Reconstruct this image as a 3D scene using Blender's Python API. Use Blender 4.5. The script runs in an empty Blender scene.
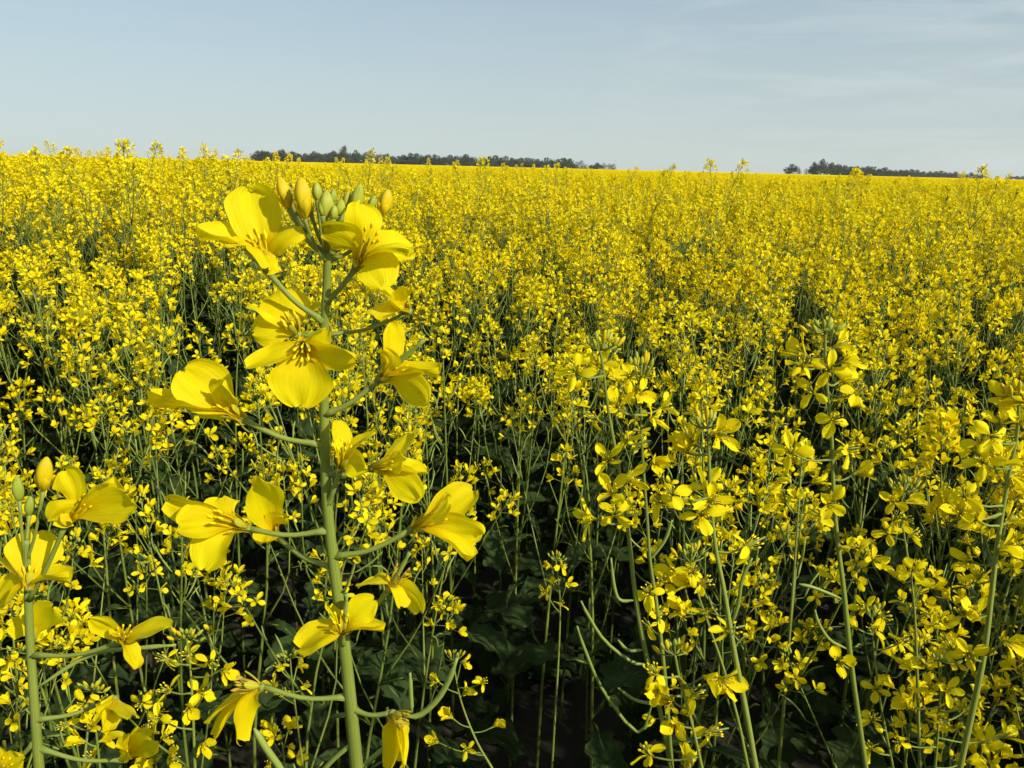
import bpy, math, random
import numpy as np
from mathutils import Vector, Matrix, Euler

SC = bpy.context.scene
COL = SC.collection
R = math.radians
rng = random.Random(11)

# ------------------------------------------------------------------ camera
CAM = Vector((0.0, 0.0, 1.27))
FPX = 773.0
PITCH, ROLL = math.atan((384 - 167) / FPX), R(1.4)
_f = Vector((0, math.cos(PITCH), -math.sin(PITCH)))
_u0 = Vector((0, math.sin(PITCH), math.cos(PITCH)))
_r0 = Vector((1, 0, 0))
_r = _r0 * math.cos(ROLL) + _u0 * math.sin(ROLL)
_u = -_r0 * math.sin(ROLL) + _u0 * math.cos(ROLL)


def at(px, py, Y):
    """the point seen at a pixel, Y metres in front of the photographer"""
    d = _f + _r * ((px - 512) / FPX) + _u * ((384 - py) / FPX)
    return CAM + d * (Y / d.y)


def pix(p):
    q = Vector(p) - CAM
    z = q.dot(_f)
    if z < 1e-4:
        return None
    return (512 + FPX * q.dot(_r) / z, 384 - FPX * q.dot(_u) / z)


cd = bpy.data.cameras.new('camera')
cam = bpy.data.objects.new('camera', cd)
COL.objects.link(cam)
cd.sensor_width = 36.0
cd.lens = FPX / 1024 * 36.0
cd.clip_start, cd.clip_end = 0.02, 6000
m = Matrix((( _r.x, _u.x, -_f.x, CAM.x), (_r.y, _u.y, -_f.y, CAM.y), (_r.z, _u.z, -_f.z, CAM.z), (0, 0, 0, 1)))
cam.matrix_world = m
SC.camera = cam

# ------------------------------------------------------------------ light and sky
SUN = Vector((0.70, -0.54, 0.58)).normalized()      # towards the sun: behind the photographer's right shoulder
elev = math.asin(SUN.z)
W = bpy.data.worlds.new('World')
SC.world = W
W.use_nodes = True
nt = W.node_tree
nt.nodes.clear()
out = nt.nodes.new('ShaderNodeOutputWorld')
bg = nt.nodes.new('ShaderNodeBackground')
sky = nt.nodes.new('ShaderNodeTexSky')
sky.sky_type = 'NISHITA'
sky.sun_disc = False
sky.sun_elevation = elev
sky.sun_rotation = math.atan2(SUN.x, SUN.y)
stc = nt.nodes.new('ShaderNodeTexCoord')
smp = nt.nodes.new('ShaderNodeMapping')
smp.inputs['Scale'].default_value = (1, 1, 0.85)
smp.inputs['Location'].default_value = (0, 0, 0.09)
nt.links.new(stc.outputs['Generated'], smp.inputs[0])
nt.links.new(smp.outputs[0], sky.inputs[0])
sky.altitude = 100
sky.air_density = 1.0
sky.dust_density = 1.0
sky.ozone_density = 1.0
bg.inputs['Strength'].default_value = 0.12
# thin high cirrus: faint streaks, mostly in one quarter of the sky
tc = nt.nodes.new('ShaderNodeTexCoord')
mp = nt.nodes.new('ShaderNodeMapping')
mp.inputs['Rotation'].default_value = (0, R(9), 0)
mp.inputs['Scale'].default_value = (4.0, 2.0, 30.0)
nt.links.new(tc.outputs['Generated'], mp.inputs[0])
nz = nt.nodes.new('ShaderNodeTexNoise')
nz.inputs['Scale'].default_value = 1.0
nz.inputs['Detail'].default_value = 8
nz.inputs['Roughness'].default_value = 0.6
nz.inputs['Distortion'].default_value = 0.8
nt.links.new(mp.outputs[0], nz.inputs['Vector'])
cr = nt.nodes.new('ShaderNodeMapRange')
cr.inputs['From Min'].default_value = 0.40
cr.inputs['From Max'].default_value = 0.84
nt.links.new(nz.outputs['Fac'], cr.inputs['Value'])
dt = nt.nodes.new('ShaderNodeVectorMath'); dt.operation = 'DOT_PRODUCT'
dt.inputs[1].default_value = Vector((0.52, 0.82, 0.24)).normalized()
nt.links.new(tc.outputs['Generated'], dt.inputs[0])
mk = nt.nodes.new('ShaderNodeMapRange'); mk.interpolation_type = 'SMOOTHSTEP'
mk.inputs['From Min'].default_value = 0.86
mk.inputs['From Max'].default_value = 1.0
mk.inputs['To Min'].default_value = 0.10
mk.inputs['To Max'].default_value = 0.65
nt.links.new(dt.outputs['Value'], mk.inputs['Value'])
mul = nt.nodes.new('ShaderNodeMath'); mul.operation = 'MULTIPLY'
nt.links.new(cr.outputs[0], mul.inputs[0])
nt.links.new(mk.outputs[0], mul.inputs[1])
mixs = nt.nodes.new('ShaderNodeMix'); mixs.data_type = 'RGBA'
nt.links.new(mul.outputs[0], mixs.inputs['Factor'])
hs = nt.nodes.new('ShaderNodeHueSaturation')
hs.inputs['Saturation'].default_value = 1.15
nt.links.new(sky.outputs[0], hs.inputs['Color'])
tint = nt.nodes.new('ShaderNodeMix'); tint.data_type = 'RGBA'; tint.blend_type = 'MULTIPLY'
tint.inputs['Factor'].default_value = 1.0
tint.inputs['B'].default_value = (0.92, 1.05, 1.02, 1)
nt.links.new(hs.outputs[0], tint.inputs['A'])
dust = nt.nodes.new('ShaderNodeMix'); dust.data_type = 'RGBA'
sp = nt.nodes.new('ShaderNodeSeparateXYZ')
nt.links.new(tc.outputs['Generated'], sp.inputs[0])
df = nt.nodes.new('ShaderNodeMapRange')          # the dust lies low
df.inputs['From Min'].default_value = 0.0
df.inputs['From Max'].default_value = 0.30
df.inputs['To Min'].default_value = 0.85
df.inputs['To Max'].default_value = 0.30
nt.links.new(sp.outputs['Z'], df.inputs['Value'])
nt.links.new(df.outputs[0], dust.inputs['Factor'])
dust.inputs['B'].default_value = (4.5, 4.85, 4.5, 1)
nt.links.new(tint.outputs['Result'], dust.inputs['A'])
nt.links.new(dust.outputs['Result'], mixs.inputs['A'])
mixs.inputs['B'].default_value = (5.6, 6.0, 5.9, 1)
nt.links.new(mixs.outputs['Result'], bg.inputs['Color'])
nt.links.new(bg.outputs[0], out.inputs[0])

sl = bpy.data.lights.new('sun', 'SUN')
sl.energy = 5.0
sl.angle = R(0.6)
sl.color = (1.0, 0.93, 0.76)
so = bpy.data.objects.new('sun', sl)
COL.objects.link(so)
so.rotation_euler = (-SUN).to_track_quat('-Z', 'Y').to_euler()
so.location = (3, -3, 5)

vs = SC.view_settings
SC.display_settings.display_device = 'sRGB'
vs.view_transform = 'Standard'
vs.look = 'None'
vs.exposure = 0.18
vs.gamma = 1.0
vs.use_curve_mapping = False
SC.cycles.max_bounces = 6
SC.cycles.diffuse_bounces = 3
SC.cycles.transmission_bounces = 3
SC.cycles.transparent_max_bounces = 4
SC.cycles.use_adaptive_sampling = True


# ------------------------------------------------------------------ materials
def material(name):
    mt = bpy.data.materials.new(name)
    mt.use_nodes = True
    mt.node_tree.nodes.clear()
    return mt, mt.node_tree


def leafy(name, c0, c1, trans=0.3, rough=0.5, spec=0.3, base=None, vein=0.0, scale=40.0, bump=0.0, tcol=None):
    """two-sided plant tissue: a glossy skin over a translucent body, colour varied by noise, by plant and along the organ"""
    mt, t = material(name)
    N, L = t.nodes.new, t.links.new
    o = N('ShaderNodeOutputMaterial')
    mix = N('ShaderNodeMixShader')
    mix.inputs[0].default_value = trans
    p = N('ShaderNodeBsdfPrincipled')
    p.inputs['Roughness'].default_value = rough
    p.inputs['Specular IOR Level'].default_value = spec
    tr = N('ShaderNodeBsdfTranslucent')
    oi = N('ShaderNodeObjectInfo')
    tx = N('ShaderNodeTexCoord')
    no = N('ShaderNodeTexNoise')
    no.inputs['Scale'].default_value = scale
    no.inputs['Detail'].default_value = 2
    L(tx.outputs['Object'], no.inputs['Vector'])
    add = N('ShaderNodeMath'); add.operation = 'ADD'
    L(no.outputs['Fac'], add.inputs[0])
    L(oi.outputs['Random'], add.inputs[1])
    mr = N('ShaderNodeMapRange')
    mr.inputs['From Min'].default_value = 0.35
    mr.inputs['From Max'].default_value = 1.65
    L(add.outputs[0], mr.inputs['Value'])
    cm = N('ShaderNodeMix'); cm.data_type = 'RGBA'
    cm.inputs['A'].default_value = (*c0, 1)
    cm.inputs['B'].default_value = (*c1, 1)
    L(mr.outputs[0], cm.inputs['Factor'])
    col = cm.outputs['Result']
    if base is not None:
        sx = N('ShaderNodeSeparateXYZ')
        L(tx.outputs['UV'], sx.inputs[0])
        br = N('ShaderNodeMapRange')
        br.inputs['From Min'].default_value = 0.12
        br.inputs['From Max'].default_value = 0.62
        br.inputs['To Min'].default_value = 1.0
        br.inputs['To Max'].default_value = 0.0
        L(sx.outputs['Y'], br.inputs['Value'])
        bm = N('ShaderNodeMix'); bm.data_type = 'RGBA'
        L(br.outputs[0], bm.inputs['Factor'])
        L(col, bm.inputs['A'])
        bm.inputs['B'].default_value = (*base, 1)
        col = bm.outputs['Result']
    if vein > 0:
        mpn = N('ShaderNodeMapping')
        mpn.inputs['Scale'].default_value = (9.0, 1.3, 1.0)
        L(tx.outputs['UV'], mpn.inputs[0])
        vn = N('ShaderNodeTexNoise')
        vn.inputs['Scale'].default_value = 2.2
        vn.inputs['Detail'].default_value = 4
        L(mpn.outputs[0], vn.inputs['Vector'])
        vr = N('ShaderNodeMapRange')
        vr.inputs['From Min'].default_value = 0.3
        vr.inputs['From Max'].default_value = 0.7
        vr.inputs['To Min'].default_value = 1.0 - vein
        vr.inputs['To Max'].default_value = 1.0
        L(vn.outputs['Fac'], vr.inputs['Value'])
        vm = N('ShaderNodeMix'); vm.data_type = 'RGBA'; vm.blend_type = 'MULTIPLY'
        vm.inputs['Factor'].default_value = 1.0
        L(col, vm.inputs['A'])
        L(vr.outputs[0], vm.inputs['B'])
        col = vm.outputs['Result']
        if bump > 0:
            b = N('ShaderNodeBump')
            b.inputs['Strength'].default_value = bump
            b.inputs['Distance'].default_value = 0.0006
            L(vn.outputs['Fac'], b.inputs['Height'])
            L(b.outputs[0], p.inputs['Normal'])
    L(col, p.inputs['Base Color'])
    if tcol is None:
        L(col, tr.inputs['Color'])
    else:
        tr.inputs['Color'].default_value = (*tcol, 1)
    L(p.outputs[0], mix.inputs[1])
    L(tr.outputs[0], mix.inputs[2])
    L(mix.outputs[0], o.inputs[0])
    return mt


YEL0, YEL1 = (0.88, 0.71, 0.003), (0.92, 0.80, 0.005)
M_PETAL = leafy('petal', YEL0, YEL1, 0.48, 0.6, 0.12, base=(0.84, 0.58, 0.003), vein=0.10, scale=160, bump=0.4)
M_FPETAL = leafy('field_petal', (0.89, 0.71, 0.004), (0.93, 0.81, 0.008), 0.43, 0.6, 0.10, base=(0.86, 0.66, 0.004), scale=60)
M_WILT = leafy('withered_petal', (0.62, 0.40, 0.05), (0.74, 0.52, 0.10), 0.25, 0.7, 0.1, vein=0.4, scale=300)
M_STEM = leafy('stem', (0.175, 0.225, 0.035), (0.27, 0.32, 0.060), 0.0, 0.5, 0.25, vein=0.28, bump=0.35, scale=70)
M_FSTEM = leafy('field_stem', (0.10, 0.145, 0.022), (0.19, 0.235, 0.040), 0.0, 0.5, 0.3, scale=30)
M_BUD = leafy('bud', (0.25, 0.33, 0.04), (0.42, 0.42, 0.035), 0.15, 0.5, 0.25, scale=220)
M_YBUD = leafy('opening_bud', (0.66, 0.50, 0.006), (0.76, 0.56, 0.006), 0.2, 0.5, 0.2, vein=0.2, scale=200)
M_SEPAL = leafy('sepal', (0.42, 0.42, 0.03), (0.58, 0.50, 0.02), 0.25, 0.5, 0.2, scale=200)
M_ANTH = leafy('anther', (0.84, 0.62, 0.008), (0.90, 0.70, 0.010), 0.1, 0.7, 0.1, scale=300)
M_POD = leafy('pod', (0.16, 0.225, 0.04), (0.24, 0.295, 0.06), 0.0, 0.45, 0.3, scale=90)
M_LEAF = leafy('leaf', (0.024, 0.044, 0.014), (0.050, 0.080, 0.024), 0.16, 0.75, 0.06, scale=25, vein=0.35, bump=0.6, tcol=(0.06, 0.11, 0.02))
MATS = [M_PETAL, M_FPETAL, M_WILT, M_STEM, M_FSTEM, M_BUD, M_YBUD, M_SEPAL, M_ANTH, M_POD, M_LEAF]
PETAL, FPETAL, WILT, STEM, FSTEM, BUD, YBUD, SEPAL, ANTH, POD, LEAF = range(11)


# ------------------------------------------------------------------ mesh gathering
class MB:
    def __init__(self):
        self.v, self.f, self.m, self.uv = [], [], [], []
        self.n = 0

    def add(self, v, f, mat, uv=None):
        v = np.asarray(v, float).reshape(-1, 3)
        self.v.append(v)
        for q in f:
            self.f.append(tuple(i + self.n for i in q))
        self.m += [mat] * len(f)
        self.uv.append(np.zeros((len(v), 2)) if uv is None else np.asarray(uv, float))
        self.n += len(v)

    def put(self, other, M):
        A = np.array(M)
        if other.n == 0:
            return
        v = np.concatenate(other.v) @ A[:3, :3].T + A[:3, 3]
        self.v.append(v)
        o = self.n
        self.f += [tuple(i + o for i in q) for q in other.f]
        self.m += other.m
        self.uv.append(np.concatenate(other.uv))
        self.n += len(v)

    def mesh(self, name):
        me = bpy.data.meshes.new(name)
        if self.n == 0:
            return me
        V = np.concatenate(self.v)
        me.from_pydata(V.tolist(), [], self.f)
        used = sorted(set(self.m))
        remap = {k: i for i, k in enumerate(used)}
        for k in used:
            me.materials.append(MATS[k])
        me.polygons.foreach_set('material_index', np.array([remap[k] for k in self.m], dtype=np.int32))
        me.polygons.foreach_set('use_smooth', np.ones(len(self.f), dtype=bool))
        ul = me.uv_layers.new(name='UVMap')
        li = np.zeros(len(me.loops), dtype=np.int32)
        me.loops.foreach_get('vertex_index', li)
        ul.data.foreach_set('uv', np.concatenate(self.uv)[li].astype(np.float32).ravel())
        me.update()
        return me


def grid_faces(nu, nv):
    return [(j * nu + i, j * nu + i + 1, (j + 1) * nu + i + 1, (j + 1) * nu + i) for j in range(nv - 1) for i in range(nu - 1)]


def perp(d):
    d = Vector(d).normalized()
    a = Vector((0, 0, 1)) if abs(d.z) < 0.9 else Vector((1, 0, 0))
    x = d.cross(a).normalized()
    return x, d.cross(x).normalized()


def tube(mb, pts, rad, n, mat, cap=True):
    pts = [Vector(p) for p in pts]
    if not hasattr(rad, '__len__'):
        rad = [rad] * len(pts)
    V, UV, F = [], [], []
    x = None
    for i, p in enumerate(pts):
        d = (pts[min(i + 1, len(pts) - 1)] - pts[max(i - 1, 0)])
        d = d.normalized() if d.length > 1e-9 else Vector((0, 0, 1))
        if x is None:
            x, y = perp(d)
        else:
            x = (x - d * x.dot(d))
            x = x.normalized() if x.length > 1e-6 else perp(d)[0]
            y = d.cross(x)
        for k in range(n):
            a = 2 * math.pi * k / n
            V.append(p + (x * math.cos(a) + y * math.sin(a)) * rad[i])
            UV.append((k / n, i / (len(pts) - 1)))
    for i in range(len(pts) - 1):
        for k in range(n):
            F.append((i * n + k, i * n + (k + 1) % n, (i + 1) * n + (k + 1) % n, (i + 1) * n + k))
    if cap and n > 2:
        F.append(tuple(range((len(pts) - 1) * n, len(pts) * n)))
        F.append(tuple(reversed(range(n))))
    mb.add(V, F, mat, UV)


def curve(pts, n):
    """Catmull-Rom through points"""
    pts = [Vector(p) for p in pts]
    P = [pts[0] * 2 - pts[1]] + pts + [pts[-1] * 2 - pts[-2]]
    segs = len(pts) - 1
    res = []
    for i in range(n):
        t = i / (n - 1) * segs
        k = min(int(t), segs - 1)
        t -= k
        a, b, c, d = P[k:k + 4]
        res.append(0.5 * ((2 * b) + (c - a) * t + (2 * a - 5 * b + 4 * c - d) * t * t + (3 * b - a - 3 * c + d) * t ** 3))
    return res


def lathe_along(mb, a, b, r, mat, n=7, rows=7, prof=None, bend=0.0, lobes=0.0):
    """a closed bud, pod or anther from a to b"""
    a, b = Vector(a), Vector(b)
    x, y = perp(b - a)
    L = (b - a).length
    pts, rad = [], []
    for i in range(rows):
        t = i / (rows - 1)
        pts.append(a.lerp(b, t) + x * bend * L * math.sin(math.pi * t))
        rad.append(r * max(0.04, prof(t) if prof else math.sqrt(max(0, 1 - (2 * t - 1) ** 2))))
    v0 = len(mb.v)
    tube(mb, pts, rad, n, mat)
    if lobes:
        V = mb.v[v0]
        for i, p in enumerate(pts):
            for k in range(n):
                q = V[i * n + k] - np.array(p)
                a_ = 2 * math.pi * k / n
                V[i * n + k] = np.array(p) + q * (1 + lobes * (abs(math.cos(2 * a_ + i * .07)) - .6))


bud_prof = lambda t: (math.sin(math.pi * min(1, t * 0.93 + 0.06)) ** 0.65) * (1.0 - 0.22 * t)
ybud_prof = lambda t: (math.sin(math.pi * min(1, t * 0.92 + 0.06)) ** 0.7) * (0.72 + 0.35 * t)
pod_prof = lambda t: 0.55 + 0.45 * min(1, t * 6) if t < 0.84 else max(0.12, 1 - (t - 0.84) * 5.5)


def limb(v, claw=0.34):
    """half-width of a petal along its length, 0..1: a narrow claw then a rounded blade"""
    if v < claw:
        return 0.17 + 0.06 * v / claw
    t = (v - claw) / (1 - claw)
    return 0.23 + 0.77 * math.sin(min(1, t * 1.45) * math.pi / 2) if t < 0.62 else max(0.06, math.sqrt(max(0, 1 - ((t - 0.62) / 0.395) ** 2)))


def petal_bez(mb, p0, p1, p2, width, face, twist=0.0, cup=0.12, nu=7, nv=12, mat=PETAL, wav=0.05, rr=rng, curl=0.0, claw=0.34):
    """a petal whose midline runs p0 (receptacle) - p1 (throat) - p2 (tip), blade facing the given direction"""
    p0, p1, p2 = Vector(p0), Vector(p1), Vector(p2)
    ph, ph2 = rr.uniform(0, 6.28), rr.uniform(0, 6.28)
    V, UV = [], []
    L = (p1 - p0).length + (p2 - p1).length
    vv = [(j / (nv - 1)) for j in range(nv)]
    vv = [1 - (1 - v) ** 1.25 for v in vv]
    for j, v in enumerate(vv):
        c = p0 * (1 - v) ** 2 + p1 * 2 * v * (1 - v) + p2 * v * v
        d = ((p1 - p0) * (1 - v) + (p2 - p1) * v)
        d = d.normalized() if d.length > 1e-7 else (p2 - p0).normalized()
        n = face - d * face.dot(d)
        n = n.normalized() if n.length > 1e-4 else perp(d)[0]
        n = Matrix.Rotation(twist * min(1, 0.3 + v), 3, d) @ n
        s = d.cross(n)
        w = width * 0.5 * limb(v, claw)
        for i in range(nu):
            u = i / (nu - 1) * 2 - 1
            z = cup * width * 0.5 * (u * u * 1.3 - 0.4 * (1 - abs(u)) ** 2 * v)
            z += wav * width * (math.sin(u * 3.3 + ph + v * 2.5) * v + 0.6 * math.sin(v * 9 + ph2 + u * 2) * v * abs(u))
            z -= curl * width * v ** 3
            z += wav * width * .45 * (math.sin(u * 9 + ph2 + v * 4) * v * v + .8 * math.sin(v * 21 + ph + 3 * u) * v * u * u) - wav * width * .5 * max(0, .22 - abs(u)) * 4 * v
            notch = -0.035 * L * (math.exp(-(u * 4.2) ** 2)) if j == nv - 1 else 0
            e = 1 + 0.09 * math.sin(v * 13 + ph * (1 if u > 0 else 2)) * abs(u) * v
            V.append(c + s * (u * w * e) + n * z + d * notch)
            UV.append((u * 0.5 + 0.5, v))
    mb.add(V, grid_faces(nu, nv), mat, UV)


# ------------------------------------------------------------------ generic flowers (axis = +Z, metres)
def flower_mb(seed, nu, nv, pm, size=0.011, detail=2, openness=None, wilt=0.0):
    r = random.Random(seed)
    mb = MB()
    op = r.uniform(0.15, 0.9) if openness is None else openness
    tube_h = size * 0.42
    skip = -1 if r.random() > 0.2 else r.randrange(4)
    for k in range(4):
        if k == skip and detail < 3:
            continue
        a = math.pi / 4 + k * math.pi / 2 + r.uniform(-0.28, 0.28)
        e = math.radians(80 - 80 * op + r.uniform(-26, 26)) - wilt * r.uniform(0.8, 1.7)
        dr = Vector((math.cos(a), math.sin(a), 0))
        l = size * r.uniform(0.85, 1.12)
        p0 = dr * size * 0.06
        p1 = dr * size * 0.15 + Vector((0, 0, tube_h))
        p2 = p1 + (dr * math.cos(e) + Vector((0, 0, 1)) * math.sin(e)) * l
        face = (Vector((0, 0, 1)) * math.cos(e) - dr * math.sin(e))
        petal_bez(mb, p0, p1, p2, size * r.uniform(0.52, 0.86) * (1 - 0.35 * wilt), face, r.uniform(-0.6, 0.6), r.uniform(-0.2, 0.35), nu, nv, pm, r.uniform(0.04, 0.12) if detail > 0 else 0.02, r, r.uniform(0, 0.25))
    if detail >= 1:
        ns = 6 if detail >= 2 else 3
        for k in range(ns):
            a = k * 2 * math.pi / ns + 0.3
            b = Vector((math.cos(a), math.sin(a), 0)) * size * 0.16
            t = b * 1.7 + Vector((0, 0, tube_h + size * r.uniform(0.12, 0.3)))
            if detail >= 2:
                tube(mb, [b * 0.4, b + Vector((0, 0, tube_h * 0.7)), t], size * 0.022, 3, SEPAL, False)
            lathe_along(mb, t, t + Vector((0, 0, size * 0.2)) + b * 0.4, size * 0.055, ANTH, 4, 4)
        tube(mb, [(0, 0, 0), (0, 0, tube_h + size * (0.25 + 0.5 * wilt))], [size * 0.06, size * 0.045], 4, POD)
        for k in range(4):
            a = k * math.pi / 2 + r.uniform(-0.2, 0.2)
            dr = Vector((math.cos(a), math.sin(a), 0))
            e = r.uniform(0.5, 1.3)
            petal_bez(mb, (0, 0, 0), dr * size * 0.14 + Vector((0, 0, size * 0.1)), dr * size * (0.18 + 0.3 * math.cos(e)) + Vector((0, 0, size * (0.25 + 0.3 * math.sin(e)))), size * 0.17, dr, 0, -0.3, 3, 4, SEPAL, 0, r)
    return mb


def quad_flower_mb(seed, size=0.0105):
    """far flower: four petals of two faces each"""
    r = random.Random(seed)
    mb = MB()
    op = r.uniform(0.2, 0.9)
    for k in range(4):
        a = math.pi / 4 + k * math.pi / 2 + r.uniform(-0.3, 0.3)
        e = math.radians(75 - 80 * op + r.uniform(-20, 20))
        dr = Vector((math.cos(a), math.sin(a), 0))
        s = Vector((-math.sin(a), math.cos(a), 0)) * size * 0.42
        h = Vector((0, 0, size * 0.3))
        t = h + (dr * math.cos(e) + Vector((0, 0, math.sin(e)))) * size
        mid = h.lerp(t, 0.62) + Vector((0, 0, size * 0.08))
        V = [h - s * 0.15, h + s * 0.15, mid + s + Vector((0, 0, size * r.uniform(-.12, .12))), t + s * 0.4, t - s * 0.4, mid - s]
        mb.add(V, [(0, 1, 2, 5), (5, 2, 3, 4)], FPETAL, [(0.5, 0.3), (0.5, 0.3), (1, .7), (.8, 1), (.2, 1), (0, .7)])
    return mb


def leaf_mb(seed, L, Wd, lobed):
    r = random.Random(seed)
    mb = MB()
    nu, nv = 9, 18
    V, UV = [], []
    ph = r.uniform(0, 6)
    for j in range(nv):
        v = j / (nv - 1)
        if lobed:
            w = (0.10 if v < 0.25 else 0.25 + 0.75 * math.sin(min(1, (v - 0.25) / 0.75) * math.pi * 0.93) ** 0.7) * (1 + 0.28 * math.sin(v * 26 + ph))
        else:
            w = math.sin(math.pi * (0.12 + 0.86 * v)) ** 0.8 * (1 - 0.35 * v)
        w = max(w, 0.04)
        e = 0.75 - 1.35 * v + 0.1 * math.sin(v * 5 + ph)
        x = L * (v - 0.12 * v * v)
        z = L * (0.55 * v - 0.75 * v * v)
        for i in range(nu):
            u = i / (nu - 1) * 2 - 1
            V.append((x + 0.04 * L * abs(u) * math.sin(v * 9), u * w * Wd * 0.5, z + 0.22 * Wd * u * u * w + 0.07 * Wd * math.sin(v * 14 + u * 4 + ph) + 0.05 * Wd * math.sin(v * 31 + ph) * abs(u)))
            UV.append((u * .5 + .5, v))
    mb.add(V, grid_faces(nu, nv), LEAF, UV)
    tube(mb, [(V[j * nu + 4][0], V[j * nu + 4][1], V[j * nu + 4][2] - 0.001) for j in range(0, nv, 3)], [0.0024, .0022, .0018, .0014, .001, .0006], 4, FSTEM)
    return mb


def frame(p, z, roll=0.0, s=1.0):
    z = Vector(z).normalized()
    q = z.to_track_quat('Z', 'Y').to_matrix()
    return Matrix.Translation(p) @ (q @ Matrix.Rotation(roll, 3, 'Z')).to_4x4() @ Matrix.Diagonal((s, s, s, 1))


N_FL = 9
FL_HI = [flower_mb(100 + i, 7, 9, FPETAL, 0.0112, 2, [0.2, 0.75, 0.5, 0.9, 0.1, 0.6, 0.35, 0.8, 0.7][i], [0, 0.3, 0, 0.5, 0, 0.6, 0.2, 0, 1.0][i]) for i in range(N_FL)]
FL_MID = [flower_mb(200 + i, 4, 6, FPETAL, 0.0100, 1, None, 0.7 if i == 8 else 0) for i in range(N_FL)]
FL_LOW = [flower_mb(300 + i, 3, 4, FPETAL, 0.0100, 0) for i in range(N_FL)]
FL_QUAD = [quad_flower_mb(400 + i) for i in range(N_FL)]
ME_HI = [f.mesh('flower') for f in FL_HI]
ME_MID = [f.mesh('flower') for f in FL_MID]
LEAVES = [leaf_mb(1, .18, .075, True), leaf_mb(2, .14, .058, True), leaf_mb(3, .10, .022, False), leaf_mb(4, .075, .016, False)]
ME_LEAF = [l.mesh('leaf') for l in LEAVES]


def pod_mb(seed, L=0.045, r0=0.0013, mat=POD):
    r = random.Random(seed)
    mb = MB()
    lathe_along(mb, (0, 0, 0), (0, 0, L), r0, mat, 5, 9, pod_prof, r.uniform(-.12, .12))
    return mb


PODS = [pod_mb(i, 0.028 + 0.006 * i) for i in range(4)]
ME_POD = [p.mesh('seed_pod') for p in PODS]


# ------------------------------------------------------------------ objects
def put(name, me, parent=None, M=None):
    o = bpy.data.objects.new(name, me)
    COL.objects.link(o)
    if parent is not None:
        o.parent = parent
    if M is not None:
        o.matrix_local = M
    return o


def thing(name, label, cat, loc, group=None):
    o = bpy.data.objects.new(name, None)
    COL.objects.link(o)
    o.empty_display_size = 0.05
    o.location = loc
    o['label'], o['category'] = label, cat
    if group:
        o['group'] = group
    return o


def sub(o, loc):
    """helper: world-space mesh builder of a plant whose base is at loc"""
    return Matrix.Translation(-Vector(loc))


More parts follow.
